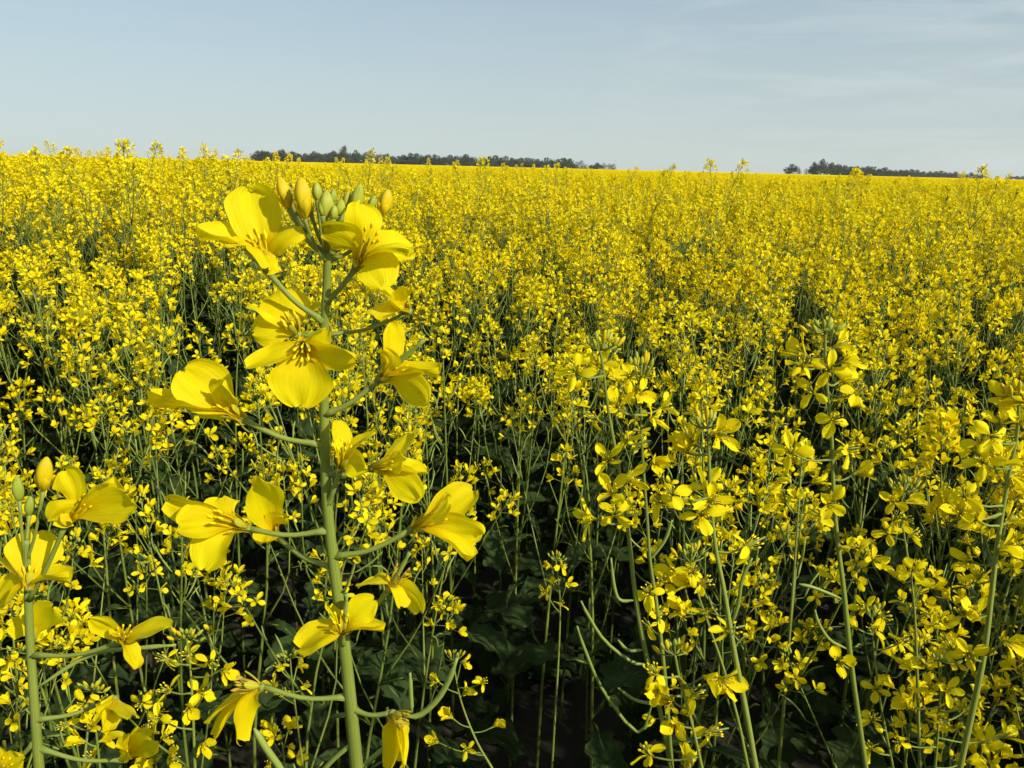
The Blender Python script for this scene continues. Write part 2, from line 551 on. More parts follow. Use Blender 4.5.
# ------------------------------------------------------------------ the foreground stalks, built flower by flower
class Stalk:
    def __init__(self, label, Y, path, rad, lean=None, group='rapeseed stalks standing close to the camera'):
        self.Y = Y
        pts = [at(x, y, Y) for x, y in path]          # top first
        d = (pts[-1] - pts[-2]).normalized()
        d = (d + Vector((0, 0, -1)) * 1.2).normalized()
        foot = pts[-1] + d * (pts[-1].z / -d.z)
        self.base = Vector((foot.x, foot.y + 0.02, 0))
        self.root = thing('rapeseed_plant', label, 'plant', self.base, group)
        self.I = Matrix.Translation(-self.base)
        up = curve(pts, 44)
        t0 = (up[-1] - up[-2]).normalized()
        L0 = (self.base - up[-1]).length
        c1 = up[-1] + t0 * L0 * .4
        low = []
        for i in range(1, 17):
            t = i / 16
            low.append(up[-1] * (1 - t) ** 2 + c1 * 2 * t * (1 - t) + self.base * t * t)
        self.curve = up + low
        self.rad = rad
        n = len(self.curve)
        top = pts[0].z
        self.rads = [rad * (0.55 + 0.62 * min(1, (top - p.z) / 0.17)) * (1 + 0.02 * math.sin(i * 2.1)) for i, p in enumerate(self.curve)]
        mb = MB()
        tube(mb, list(reversed(self.curve)), list(reversed(self.rads)), 12, STEM)
        self.emit('stem', mb)
        self.px = [pix(p) for p in self.curve]

    def emit(self, name, mb, parent=None):
        loc = MB()
        loc.put(mb, self.I)
        return put(name, loc.mesh(name), parent or self.root)

    def on_stem(self, y):
        """the stem point at a given picture height"""
        best = min(range(len(self.curve)), key=lambda i: abs((self.px[i] or (0, 9e9))[1] - y))
        lo = max(0, best - 1)
        hi = min(len(self.curve) - 1, best + 1)
        for a in (lo, best):
            b = a + 1
            if b < len(self.curve) and self.px[a] and self.px[b] and self.px[a][1] <= y <= self.px[b][1]:
                t = (y - self.px[a][1]) / max(1e-6, self.px[b][1] - self.px[a][1])
                return self.curve[a].lerp(self.curve[b], t), self.rads[a]
        return self.curve[best], self.rads[best]

    def pedicel(self, y, end, r=0.0010, sag=0.12):
        p, sr = self.on_stem(y)
        end = Vector(end)
        d = end - p
        mid = p.lerp(end, 0.5) + Vector((0, 0, -sag * d.length * 0.5)) + Vector((0, -0.0008, 0))
        q = p + d.normalized() * sr * 0.3
        c = curve([q, mid, end], 8)
        mb = MB()
        tube(mb, c, [r * 2.0, r * 1.25, r * 1.05, r, r, r, r * 1.05, r * 1.5], 7, STEM)
        self.emit('pedicel', mb)

    def flower(self, sy, base, throat, petals, dzb=0, dzt=4, ped=True, pistil=None, wilt=False, r=0.00066, stam=True, sep=True):
        """petals: (tip x, tip y, millimetres towards the camera, apparent width px[, face])"""
        Y = self.Y
        B = at(*base, Y - dzb / 1000)
        T = at(*throat, Y - dzt / 1000)
        if ped and sy is not None:
            self.pedicel(sy, B, r)
        S = Y / FPX * 1.05
        ax = (T - B)
        al = max(ax.length, 0.003)
        ax = ax.normalized()
        fm = MB()                                       # receptacle, the flower's own body
        lathe_along(fm, B - ax * 0.0006, B + ax * 0.0016, 0.0013, STEM, 7, 5)
        f = self.emit('flower', fm)
        for q in petals:
            tx, ty, dz, w = q[:4]
            tip = at(tx, ty, Y - dz / 1000)
            view = (CAM - tip).normalized()
            wid = w * S
            ln = (T - B).length + (tip - T).length
            wid *= 1.08
            real = max(wid, min(0.46 * ln, 0.010))
            tw = math.acos(min(1, wid / real)) * rng.choice((-1, 1)) if real > wid * 1.05 else rng.uniform(-0.15, 0.15)
            thr = T + (tip - T) * 0.12
            pm = MB()
            face = (view + Vector((0, 0, 0.25))).normalized()
            petal_bez(pm, B, thr, tip, real, face, tw, rng.uniform(-0.05, 0.28), 13, 22, PETAL, rng.uniform(0.035, 0.085), rng, rng.uniform(-0.06, 0.14), 0.24 if (tip - T).length > (T - B).length else 0.36)
            self.emit('petal', pm, f)
        x, y = perp(ax)
        if stam:
            sm = MB()
            for k in range(6):
                a = k * math.pi / 3 + 0.4
                o = (x * math.cos(a) + y * math.sin(a))
                e = B + ax * (al * rng.uniform(0.85, 1.05) + 0.0006) + o * 0.0016
                tube(sm, [B + o * .0004, B.lerp(e, .5) + o * .0004, e], 0.00018, 4, WILT if wilt else PETAL)
                lathe_along(sm, e - ax * .0006, e + ax * 0.0014 + o * .0004, 0.00036, WILT if wilt else ANTH, 5, 5)
            self.emit('stamens' if False else 'stamen', sm, f)
        pm = MB()
        pe = at(*pistil, Y - dzt / 1000) if pistil else B + ax * (al * .9 + 0.0008)
        lathe_along(pm, B, pe, 0.00075 if pistil else 0.00045, POD if pistil else SEPAL, 6, 8, lambda t: 0.9 if t < .8 else (0.55 if t < .9 else 0.8))
        self.emit('pistil', pm, f)
        if sep:
            for k in range(4):
                a = k * math.pi / 2 + 0.6
                o = x * math.cos(a) + y * math.sin(a)
                sm = MB()
                petal_bez(sm, B, B + o * 0.0018 + ax * .0012, B + o * (0.0022 + rng.uniform(0, .0014)) + ax * 0.0056, 0.0020, o, 0, -0.3, 4, 6, SEPAL, 0.02, rng)
                self.emit('sepal', sm, f)
        return f

    def bud(self, sy, cx, cy, w, h, mat, tilt=0.0, dz=0):
        Y = self.Y - dz / 1000
        s, c = math.sin(tilt), math.cos(tilt)
        a, b = at(cx - s * h / 2, cy + c * h / 2, Y), at(cx + s * h / 2, cy - c * h / 2, Y)
        if sy is not None:
            self.pedicel(sy, a, 0.00045, 0.25)
        mb = MB()
        lathe_along(mb, a, b, w / 2 * self.Y / FPX * .94, mat, 20, 13, ybud_prof if mat == YBUD else bud_prof, rng.uniform(-.05, .05), 0.22)
        ax = (b - a).normalized()
        x, y = perp(ax)
        rr_ = w / 2 * self.Y / FPX * .92
        L = (b - a).length
        for k in range(4):
            q = x * math.cos(k * 1.571 + .5) + y * math.sin(k * 1.571 + .5)
            petal_bez(mb, a + q * rr_ * .25, a + ax * L * .26 + q * rr_ * 1.3, a + ax * L * (.50 if mat == YBUD else .9) + q * rr_ * (1.0 if mat == YBUD else .45), rr_ * 1.15, q, 0, -.35, 5, 7, YBUD if mat == YBUD else BUD, .02, rng, 0, .05)
        self.emit('bud', mb)

    def pod(self, sy, px, r=0.0010, dz=0):
        pts = [at(x, y, self.Y - dz / 1000) for x, y in px]
        if sy is not None:
            pts = [self.on_stem(sy)[0]] + pts
        c = curve(pts, 12)
        mb = MB()
        tube(mb, c, [r * (.6 if i < 2 else 1.0 if i < 10 else .6) for i in range(12)], 7, POD)
        self.emit('seed_pod', mb)

    def pinned(self, flowers, size_px, seed, meshes=None):
        """flowers known by where they sit; each takes a stalk from the nearest stem point below"""
        r = random.Random(seed)
        meshes = meshes or ME_HI
        for fx, fy in flowers:
            Yf = self.Y - r.uniform(-0.012, 0.016)
            c = at(fx, fy, Yf)
            sp, _ = self.on_stem(fy + r.uniform(4, 14) * 22 / max(size_px, 20) * 1.6)
            out = c - sp
            out.z = 0
            if out.length < 1e-4:
                out = Vector((r.uniform(-1, 1), -1, 0))
            d = (out.normalized() * r.uniform(0.7, 1.2) + Vector((0, 0, r.uniform(0.1, 1.0))) + Vector((r.uniform(0.05, .65), r.uniform(-.85, 0.15), 0.1)))
            d.normalize()
            s = 0.98 * size_px * Yf / FPX / 0.0235 * r.uniform(0.9, 1.12)
            b = c - d * 0.007 * s
            mb = MB()
            cv = curve([sp, sp.lerp(b, .5) - Vector((0, 0, (b - sp).length * .10)), b], 6)
            tube(mb, cv, [.0009, .0007, .0006, .0006, .0006, .0009], 5, STEM)
            self.emit('pedicel', mb)
            put('flower', r.choice(meshes[:8]) if r.random() > .12 else meshes[8], self.root, self.I @ frame(b, d, r.uniform(0, 6.28), s))

    def buds(self, n, cx, cy, rx, seed, yellow=0.3):
        r = random.Random(seed)
        sp = self.curve[0]
        mpp = self.Y / FPX
        for k in range(n):
            a = k * 2.4
            q = math.sqrt((k + .5) / n)
            p = at(cx + rx * q * math.cos(a), cy + rx * .45 * q * q + r.uniform(-2, 2), self.Y + rx * mpp * q * math.sin(a))
            d = (p - sp)
            d = (d.normalized() + Vector((0, 0, 1.0))).normalized()
            mb = MB()
            l = r.uniform(.0045, .0065)
            tube(mb, curve([sp, sp.lerp(p, .5) - Vector((0, 0, .0008)), p], 4), .0005, 4, STEM)
            yb = r.random() < yellow
            lathe_along(mb, p, p + d * l * (1.35 if yb else 1), .0014, YBUD if yb else BUD, 7, 8, ybud_prof if yb else bud_prof)
            self.emit('bud', mb)


# --- the tall stalk in front
A = Stalk('tallest rapeseed stalk in front, thick green stem with large yellow flowers up to the horizon', 0.18,
          [(328, 240), (327, 280), (324, 340), (324, 400), (325, 450), (327, 500), (333, 560), (345, 650), (357, 768)], 0.0017)
A.flower(322, (266, 270), (258, 236), [(197, 231, 6, 19), (250, 187, -3, 48), (304, 229, 3, 25), (223, 247, 9, 16), (270, 268, 10, 18)], 0, 2)
A.flower(302, (356, 268), (371, 236), [(362, 200, 2, 33), (321, 232, 6, 21), (384, 288, 9, 38), (409, 256, 10, 16), (414, 248, -4, 34)], -2, 6)
A.flower(335, (409, 312), (400, 304), [(379, 288, 3, 20), (377, 314, 6, 22), (406, 291, 0, 16)], -12, -9, r=.00045)
A.flower(330, (298, 336), (291, 322), [(281, 287, -6, 44), (250, 302, -2, 15), (252, 333, 2, 38), (322, 300, -8, 15)], 0, 2)
A.flower(372, (305, 342), (302, 352), [(300, 408, 8, 54), (245, 366, 9, 22), (357, 357, 8, 16), (328, 330, 6, 12)], 2, 7)
A.flower(415, (379, 380), (397, 366), [(391, 322, 2, 19), (440, 372, 6, 14), (430, 402, 9, 25), (383, 352, 7, 12)], 0, 3, pistil=(424, 340))
A.flower(445, (242, 419), (222, 403), [(182, 368, 3, 52), (150, 402, 6, 19), (224, 379, 7, 20), (197, 417, 0, 15)], 0, 3)
A.flower(505, (340, 470), (343, 448), [(337, 420, 0, 18), (376, 432, 4, 12), (365, 471, 8, 22), (333, 446, 6, 14)], 2, 4)
A.flower(474, (372, 468), (393, 465), [(412, 431, -3, 18), (420, 500, 8, 27), (404, 460, 7, 22), (428, 470, 2, 16)], 0, 4)
A.flower(557, (411, 530), (438, 515), [(474, 487, -3, 36), (482, 538, 5, 23), (472, 558, 8, 18), (446, 500, 8, 22)], 0, 4)
A.flower(568, (277, 537), (266, 522), [(258, 476, 0, 37), (262, 545, -3, 26), (285, 517, -6, 14)], -12, -10)
A.flower(530, (249, 529), (217, 518), [(163, 503, 5, 20), (176, 524, 9, 36), (202, 571, 11, 36), (222, 495, 0, 32)], 2, 6)
A.flower(635, (389, 590), (400, 572), [(356, 584, 3, 13), (402, 608, 5, 19), (420, 613, 3, 17)], 0, 2, pistil=(410, 552), wilt=True)
A.flower(645, (343, 634), (341, 620), [(297, 648, 9, 32), (375, 598, 4, 26), (384, 630, 8, 14), (330, 604, 2, 14)], 4, 8, pistil=(347, 594))
A.flower(697, (263, 687), (240, 684), [(213, 737, 4, 15), (240, 742, 6, 18), (208, 718, 1, 12)], 2, 4, wilt=True)
A.flower(709, (391, 713), (400, 718), [(388, 770, 4, 19), (407, 767, 5, 12), (398, 764, 0, 12)], 2, 4, wilt=True)
A.pod(None, [(412, 712), (411, 694), (410, 673)], .0006, 2)
A.pod(None, [(404, 716), (420, 715), (438, 699), (450, 678), (457, 658)], .0008, 3)
A.pod(742, [(335, 758), (318, 776)], .0007)
A.pod(770, [(376, 755), (392, 742)], .0007)
for b in ((258, 284, 193, 15, 34, YBUD, -.28, 1), (262, 303, 198, 19, 42, YBUD, -.10, 4), (256, 317, 191, 11, 19, BUD, -.05, 0), (252, 326, 204, 17, 28, BUD, .05, 5),
          (250, 340, 207, 12, 17, BUD, .2, 3), (252, 357, 198, 15, 30, BUD, .25, -3), (262, 385, 203, 15, 28, YBUD, .25, -5), (250, 333, 196, 9, 15, BUD, .1, -4), (250, 310, 207, 9, 15, BUD, -.2, -2), (250, 322, 208, 9, 15, BUD, -.1, 6), (250, 334, 212, 9, 14, BUD, .15, 6), (254, 347, 199, 10, 17, BUD, .2, -4), (254, 294, 205, 10, 20, BUD, -.3, -4), (256, 372, 204, 10, 18, BUD, .3, -5)):
    A.bud(b[0], *b[1:5], b[5], b[6], b[7])
mb = MB()
tube(mb, curve([at(254, 728, .178), at(266, 748, .178), at(284, 775, .179), at(310, 830, .18)], 10), [.0003, .0009, .001, .001, .001, .001, .001, .001, .001, .0008], 7, POD)
A.emit('seed_pod', mb)

# --- the stalk cut by the left edge
B = Stalk('rapeseed stalk with large flowers seen from behind, cut off by the left picture edge', 0.20,
          [(26, 540), (28, 590), (30, 640), (34, 700), (39, 768)], 0.0018)
B.flower(None, (28, 590), (30, 572), [(38, 530, -6, 50), (-6, 603, 0, 30), (71, 575, 3, 13), (2, 556, -8, 24)], 3, 1, ped=False)
B.flower(660, (33, 640), (34, 626), [(54, 606, -4, 30), (8, 626, -4, 24), (40, 600, -8, 20)], -8, -10)
B.flower(600, (66, 523), (88, 500), [(62, 470, 1, 26), (137, 506, 8, 31), (116, 480, 2, 14), (50, 520, 3, 24)], 0, 3)
B.flower(655, (122, 642), (124, 632), [(90, 618, 4, 15), (171, 626, 5, 24), (137, 668, 8, 15), (110, 634, 6, 10)], 0, 3)
B.flower(720, (114, 697), (116, 706), [(132, 716, 5, 18), (104, 730, 5, 18), (98, 704, 2, 12)], -8, -6, wilt=True)
B.flower(748, (125, 760), (130, 748), [(154, 741, 4, 20), (118, 738, 5, 18), (140, 728, -2, 16)], -8, -6)
B.flower(740, (-6, 775), (4, 765), [(24, 758, 4, 26), (-10, 748, 4, 22)], 0, 4)
B.bud(560, 45, 474, 20, 34, YBUD, .1, 0)
B.bud(560, 18, 488, 14, 25, BUD, -.1, 0)
B.bud(556, 30, 505, 12, 20, BUD, 0.1, -3)
B.pod(690, [(90, 655), (140, 648), (176, 645)], .0007, -5)

# --- the slender stalks further right
def stalk(label, Y, path, rad, fl, spx, seed, bud=None, pods=(), top_y=None):
    s = Stalk(label, Y, path, rad * .86)
    s.pinned(fl, spx, seed)
    if bud:
        s.buds(*bud, seed)
    for p in pods:
        s.pod(p[0], p[1])
    return s


stalk('slender rapeseed stalk leaning right, long curved seed pods low on its stem', 0.40,
      [(600, 350), (603, 368), (609, 415), (619, 469), (628, 530), (635, 593), (645, 650), (659, 706), (671, 768)], .0014,
      [(599, 358), (574, 369), (612, 357), (591, 417), (608, 457), (611, 488), (616, 512), (584, 517), (588, 366), (634, 476)], 42, 1, (9, 602, 341, 16),
      [(690, [(640, 733), (605, 694), (585, 650), (577, 626)]), (664, [(632, 662), (605, 641), (588, 615), (581, 601)]), (600, [(620, 600), (614, 585), (611, 558)]), (650, [(628, 650), (618, 640)]), (705, [(635, 700), (618, 688)])])
stalk('slender rapeseed stalk with small flowers, right beside the one with long curved pods', 0.43,
      [(640, 385), (641, 425), (643, 462), (647, 517), (650, 560), (656, 600), (661, 640), (666, 690), (672, 768)], .0013,
      [(633, 376), (641, 391), (618, 403), (668, 405), (658, 418), (623, 435), (657, 462), (650, 372), (662, 611), (647, 590), (644, 623)], 38, 2, (8, 641, 362, 13), [(560, [(665, 540), (672, 520)])])
stalk('rapeseed stalk with the largest flowers right of the picture centre, pods standing at its top', 0.37,
      [(708, 428), (709, 459), (711, 503), (716, 550), (724, 590), (734, 650), (745, 706), (756, 768)], .0016,
      [(684, 446), (708, 482), (724, 434), (670, 491), (657, 498), (702, 512), (755, 542), (735, 628), (690, 438), (714, 500)], 46, 3, (8, 706, 420, 15), [(628, [(738, 605), (742, 580), (752, 558)])])
stalk('short rapeseed stalk with a crowded bright flower head, between two taller stalks', 0.44,
      [(691, 562), (697, 590), (709, 626), (724, 670), (738, 720), (748, 768)], .0012,
      [(671, 573), (685, 582), (708, 581), (679, 608), (711, 613), (694, 571), (662, 580)], 40, 4, (10, 691, 550, 15))
stalk('low rapeseed stalk with wide open flowers at the bottom edge, below the crowded head', 0.38,
      [(675, 655), (680, 680), (691, 720), (702, 768)], .0014,
      [(653, 668), (656, 692), (714, 680), (700, 692), (728, 683), (674, 725), (718, 730), (689, 758), (644, 748), (666, 700)], 50, 5, (10, 674, 646, 15))
stalk('straight tall rapeseed stalk with sparse flowers, right half of the picture', 0.41,
      [(825, 330), (826, 375), (831, 425), (834, 500), (838, 545), (844, 593), (852, 670), (866, 768)], .0015,
      [(831, 369), (847, 376), (863, 390), (804, 359), (811, 388), (837, 418), (790, 451), (854, 448), (864, 471), (815, 512), (832, 503), (845, 343), (798, 349), (840, 661), (853, 358)], 40, 6, (11, 823, 326, 18),
      [(600, [(815, 588), (799, 584)]), (650, [(830, 640), (818, 622), (815, 610)])])
stalk('rapeseed stalk densely covered in flowers by the right picture edge', 0.39,
      [(1019, 400), (1017, 434), (1009, 475), (998, 540), (991, 599), (982, 665), (960, 768)], .0017,
      [(1004, 394), (1017, 396), (1000, 419), (982, 437), (996, 437), (975, 446), (982, 460), (1001, 456), (1016, 472), (961, 509), (973, 519), (1016, 516), (964, 494), (966, 561), (978, 573), (960, 608), (976, 611), (948, 641), (969, 656), (1013, 644), (1012, 546), (1022, 420)], 42, 7, (9, 1018, 392, 16))
stalk('low rapeseed stalk with a green bud head in the bottom right corner', 0.47,
      [(938, 660), (940, 690), (938, 730), (935, 768)], .0013,
      [(921, 660), (930, 686), (944, 721), (906, 702), (975, 709), (984, 703), (898, 742), (975, 760), (950, 690), (1010, 733)], 36, 8, (14, 939, 655, 17))
stalk('low rapeseed stalk with open flowers under the straight tall stalk', 0.50,
      [(872, 618), (874, 650), (880, 700), (893, 768)], .0012,
      [(872, 627), (877, 688), (874, 716), (862, 606), (888, 616), (890, 650), (852, 622), (905, 640), (868, 745)], 34, 9, (8, 873, 606, 12))
stalk('rapeseed stalk with a round bud head halfway up, left of the dense edge stalk', 0.54,
      [(904, 492), (901, 512), (908, 560), (915, 620), (920, 768)], .0012,
      [(893, 500), (914, 500), (896, 516), (917, 533), (886, 530), (908, 520), (915, 571), (922, 580), (900, 575)], 32, 10, (14, 904, 482, 15))
stalk('small rapeseed stalk alone in the dark gap at the bottom, right of the tallest stalk', 0.68,
      [(453, 662), (461, 701), (476, 740), (492, 768)], .0015,
      [(434, 680), (468, 690), (485, 681), (447, 715), (498, 723), (466, 749), (466, 662), (434, 740)], 25, 11, (12, 453, 654, 11))
stalk('rapeseed stalk with a round green bud head left of the tallest stalk', 0.46,
      [(186, 636), (189, 656), (192, 692), (195, 768)], .0013,
      [(183, 656), (213, 664), (161, 657), (188, 711), (163, 688), (154, 719), (204, 746), (226, 672), (205, 690)], 36, 12, (16, 186, 634, 15))

stalk('low rapeseed stalk with spiky green bud head, between the wilted flower and the tallest stem', 0.58,
      [(290, 655), (292, 680), (297, 720), (303, 768)], .0012,
      [(276, 664), (302, 664), (283, 690), (308, 684), (270, 684)], 24, 21, (16, 290, 654, 13))
stalk('low rapeseed stalk crowded with small flowers, just right of the left edge stalk', 0.44,
      [(92, 690), (94, 710), (97, 740), (100, 768)], .0012,
      [(82, 704), (104, 700), (90, 724), (76, 740), (108, 738), (88, 756), (62, 726)], 34, 22, (11, 92, 686, 13))
stalk('low rapeseed stalk with loose flowers at the bottom edge, left of the wilted flower', 0.50,
      [(150, 700), (152, 725), (156, 768)], .0012,
      [(140, 706), (160, 708), (146, 728), (168, 734), (132, 742), (158, 754), (174, 758), (144, 764)], 33, 23, (9, 150, 694, 12))
stalk('thin rapeseed stalk with tiny open flowers at the left edge below the big flowers', 0.70,
      [(18, 652), (17, 690), (16, 768)], .0014,
      [(14, 660), (26, 668), (8, 676), (22, 686), (14, 722), (30, 700), (6, 700)], 24, 24, (9, 18, 648, 10))
stalk('thin rapeseed stalk with a small flower head, in front of the dark undergrowth at centre', 0.85,
      [(556, 560), (560, 620), (552, 768)], .0014,
      [(548, 566), (564, 566), (552, 580), (570, 584), (544, 592), (562, 602)], 19, 25, (9, 556, 556, 9))

HEROES = [o for o in COL.objects if o.get('category') == 'plant']


# ------------------------------------------------------------------ crop plants
def raceme(r, tip, d, L, nfl, nbud, npod, detail):
    """flower head ending at tip, growing along d: flowers [(p, axis, roll, scale, k)], buds, pods, pedicel lines"""
    fl, bu, po, ped = [], [], [], []
    x, y = perp(d)
    for k in range(nfl):
        t = (k + r.uniform(0, .8)) / nfl
        a = k * 2.4 + r.uniform(-.4, .4)
        o = x * math.cos(a) + y * math.sin(a)
        s = tip - d * (L * t ** 1.1)
        pl = 0.010 + 0.010 * t + r.uniform(0, .005)
        e = s + o * pl * (0.55 + .35 * t) + d * pl * (.85 - .55 * t)
        ax = (o * (.5 + .5 * t) + d * (.8 - .4 * t) + Vector((0, 0, .15)) + Vector((r.uniform(-.3, .3), r.uniform(-.3, .3), 0))).normalized()
        fl.append((e, ax, r.uniform(0, 6.28), r.uniform(.88, 1.12), r.randrange(N_FL)))
        ped.append((s, e))
    for k in range(nbud):
        a = k * 2.4
        q = math.sqrt((k + .3) / nbud)
        o = x * math.cos(a) + y * math.sin(a)
        p = tip + o * .009 * q + d * (.010 * (1 - q * q) + .002)
        bu.append((p, (d * 1.2 + o * q).normalized(), r.uniform(.8, 1.15)))
    for k in range(npod):
        t = (k + .5) / max(1, npod)
        a = k * 2.4 + 1
        o = x * math.cos(a) + y * math.sin(a)
        s = tip - d * (L * 1.05 + .10 * t)
        e = s + o * .013 + d * .004
        ped.append((s, e))
        po.append((e, (o * r.uniform(.3, .8) + d).normalized(), r.randrange(4)))
    return fl, bu, po, ped


def crop_plant(seed, H, detail):
    """a crop plant with its foot at the origin. detail 2: parts with single flowers; 1: parts with flower heads; 0: one mesh; -1: far mesh"""
    r = random.Random(seed)
    parts = []
    lk = .26 if r.random() < .2 else .13
    lean = Vector((r.uniform(-lk, lk), r.uniform(-lk, lk), 0))
    top = Vector((0, 0, H)) + lean * H
    st = curve([Vector((0, 0, -.16)), Vector((lean.x * .2, lean.y * .2, H * .35)), Vector((lean.x * .5 + r.uniform(-.03, .03), lean.y * .5 + r.uniform(-.03, .03), H * .7)), top], 12)
    nseg = 5 if detail == 2 else 4 if detail == 1 else 3
    one = MB()
    flset = {2: FL_MID, 1: FL_LOW, 0: FL_LOW, -1: FL_QUAD}[detail]

    def axis(pts, radii, tip, d, L, nfl, nbud, npod, name):
        mbx = one if detail <= 0 else MB()
        if detail >= 0:
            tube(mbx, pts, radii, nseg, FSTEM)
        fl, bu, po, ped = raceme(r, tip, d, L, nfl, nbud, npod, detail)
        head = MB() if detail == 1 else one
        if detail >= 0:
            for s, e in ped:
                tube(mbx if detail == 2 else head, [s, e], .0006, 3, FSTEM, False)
        if detail == 1:
            tube(head, [tip - d * L * 1.3, tip + d * .012], .0009, 3, FSTEM)
            for p, ax, s in bu:
                tube(head, [tip - d * .006, p + ax * .001], .0005, 3, FSTEM, False)
        bm = MB() if detail == 2 else head
        nb = bu if detail >= 1 else bu[::4] if detail == 0 else []
        for p, ax, s in nb:
            lathe_along(bm, p, p + ax * .0052 * s, .0015 * s * (1 if detail >= 1 else 1.5), BUD, 5 if detail == 2 else 3, 5 if detail == 2 else 3)
        if detail == 2:
            parts.append((name, mbx.mesh(name), Matrix()))
            tube(bm, [tip - d * .01, tip + d * .008], .0009, 4, FSTEM)
            parts.append(('bud_spike', bm.mesh('bud_spike'), Matrix()))
            for p, ax, roll, s, k in fl:
                parts.append(('flower', ME_MID[k], frame(p, ax, roll, s)))
            for p, ax, k in po:
                parts.append(('seed_pod', ME_POD[k], frame(p, ax, 0, 1)))
        else:
            for p, ax, roll, s, k in fl:
                head.put(flset[k], frame(p, ax, roll, s * (1 if detail >= 0 else 1.12)))
            if detail >= 0:
                for p, ax, k in po:
                    tube(mbx, [p, p + ax * (.016 + .003 * k) + Vector((0, 0, -.002)), p + ax * (.032 + .006 * k) + Vector((0, 0, .003))], [.0007, .0010, .0005], 3, POD)
            if detail == 1:
                parts.append((name, mbx.mesh(name), Matrix()))
                parts.append(('flower_head', head.mesh('flower_head'), Matrix()))

    d = (st[-1] - st[-2]).normalized()
    Lm = r.uniform(.045, .10)
    full = detail == 2
    axis(st, [.0040 * (1 - .76 * i / 11) for i in range(12)], top, d, Lm, r.randint(11, 14) if full else r.randint(15, 20) if detail == 1 else r.randint(18, 25), 12 if full else 9, 5 if full else 9, 'stem')
    nb = 4 if full else r.randint(3, 6)
    a0 = r.uniform(0, 6.28)
    for k in range(nb):
        t = .42 + .42 * (k + r.uniform(0, .6)) / nb
        p = st[int(t * 11)].lerp(st[min(11, int(t * 11) + 1)], t * 11 % 1)
        a = a0 + k * 2.4 + r.uniform(-.3, .3)
        o = Vector((math.cos(a), math.sin(a), 0))
        zt = H - r.uniform(0.0, .09) - .20 * (1 - (k + 1) / nb) * r.uniform(.3, 1.0)
        zt = max(zt, p.z + .09)
        span = (zt - p.z)
        q = p + o * span * r.uniform(.18, .55) + Vector((0, 0, span))
        m_ = p + o * span * .24 + Vector((0, 0, span * .42))
        bc = curve([p, m_, q], 7)
        dd = (bc[-1] - bc[-2]).normalized()
        axis(bc, [.0019 * (1 - .62 * i / 6) for i in range(7)], q, dd, r.uniform(.03, .075), r.randint(8, 10) if full else r.randint(12, 16) if detail == 1 else r.randint(14, 20), 9 if full else 7, 2 if full else 5, 'branch')
        if detail >= 0 and t < .68 and r.random() < .85:
            li = 2 if r.random() < .5 else 3
            M = Matrix.Translation(p) @ Matrix.Rotation(a + r.uniform(-.4, .4), 4, 'Z') @ Matrix.Rotation(-r.uniform(-.2, .6), 4, 'Y')
            if detail >= 1:
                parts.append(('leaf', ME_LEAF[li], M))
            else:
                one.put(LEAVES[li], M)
    for k in range(r.randint(6, 9)):
        t = r.uniform(.04, .50)
        p = st[int(t * 11)]
        M = Matrix.Translation(p) @ Matrix.Rotation(a0 + k * 2.1, 4, 'Z') @ Matrix.Rotation(-r.uniform(-.5, .4), 4, 'Y') @ Matrix.Diagonal((1, 1, 1, 1))
        li = r.randrange(2)
        if detail >= 1:
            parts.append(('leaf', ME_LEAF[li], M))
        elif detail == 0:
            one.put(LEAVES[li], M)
    return parts if detail >= 1 else one


# heights: the crop stands lower near the photographer
def drop(d, x=0):
    ks = [(0.0, .46), (.7, .43), (1.0, .37), (1.5, .29), (2.0, .235), (3.0, .185), (5.0, .16), (8.0, .15), (1e9, .15)]
    for (a, u), (b, w) in zip(ks, ks[1:]):
        if d <= b:
            return u + (w - u) * (d - a) / (b - a)
    return .15


H0 = 1.0
A_PROTO = [crop_plant(1000 + i, H0, 2) for i in range(7)]
B_PROTO = [crop_plant(2000 + i, H0, 1) for i in range(10)]

cand = []
pr = random.Random(77)
STEP = 0.156
n = int(4.6 / STEP)
for i in range(-n, n + 1):
    for j in range(-n, n + 1):
        x, y = (i + pr.uniform(-.48, .48)) * STEP, (j + pr.uniform(-.48, .48)) * STEP
        dist = math.hypot(x, y)
        if dist > 4.4:
            continue
        cand.append((x, y, dist, pr.random(), pr.random(), pr.random(), pr.random()))


def near_limit(x, y):
    """bare standing room round the photographer; the crop closes in on the right"""
    if y > 0:
        b = math.degrees(math.atan2(x, y))
        ks = [(-90, .7), (-34, .72), (-20, .80), (-10, .95), (6, .98), (14, .74), (34, .60), (90, .55)]
        for (a, u), (c, w) in zip(ks, ks[1:]):
            if b <= c:
                return u + (w - u) * (b - a) / (c - a)
    return .62


def left_rise(x, y, r):
    b = math.degrees(math.atan2(x, y))
    k = max(0, min(1, (-10 - b) / 9))
    return k * (.085 + (.022 * (r - .6) / .4 if r > .6 else 0))


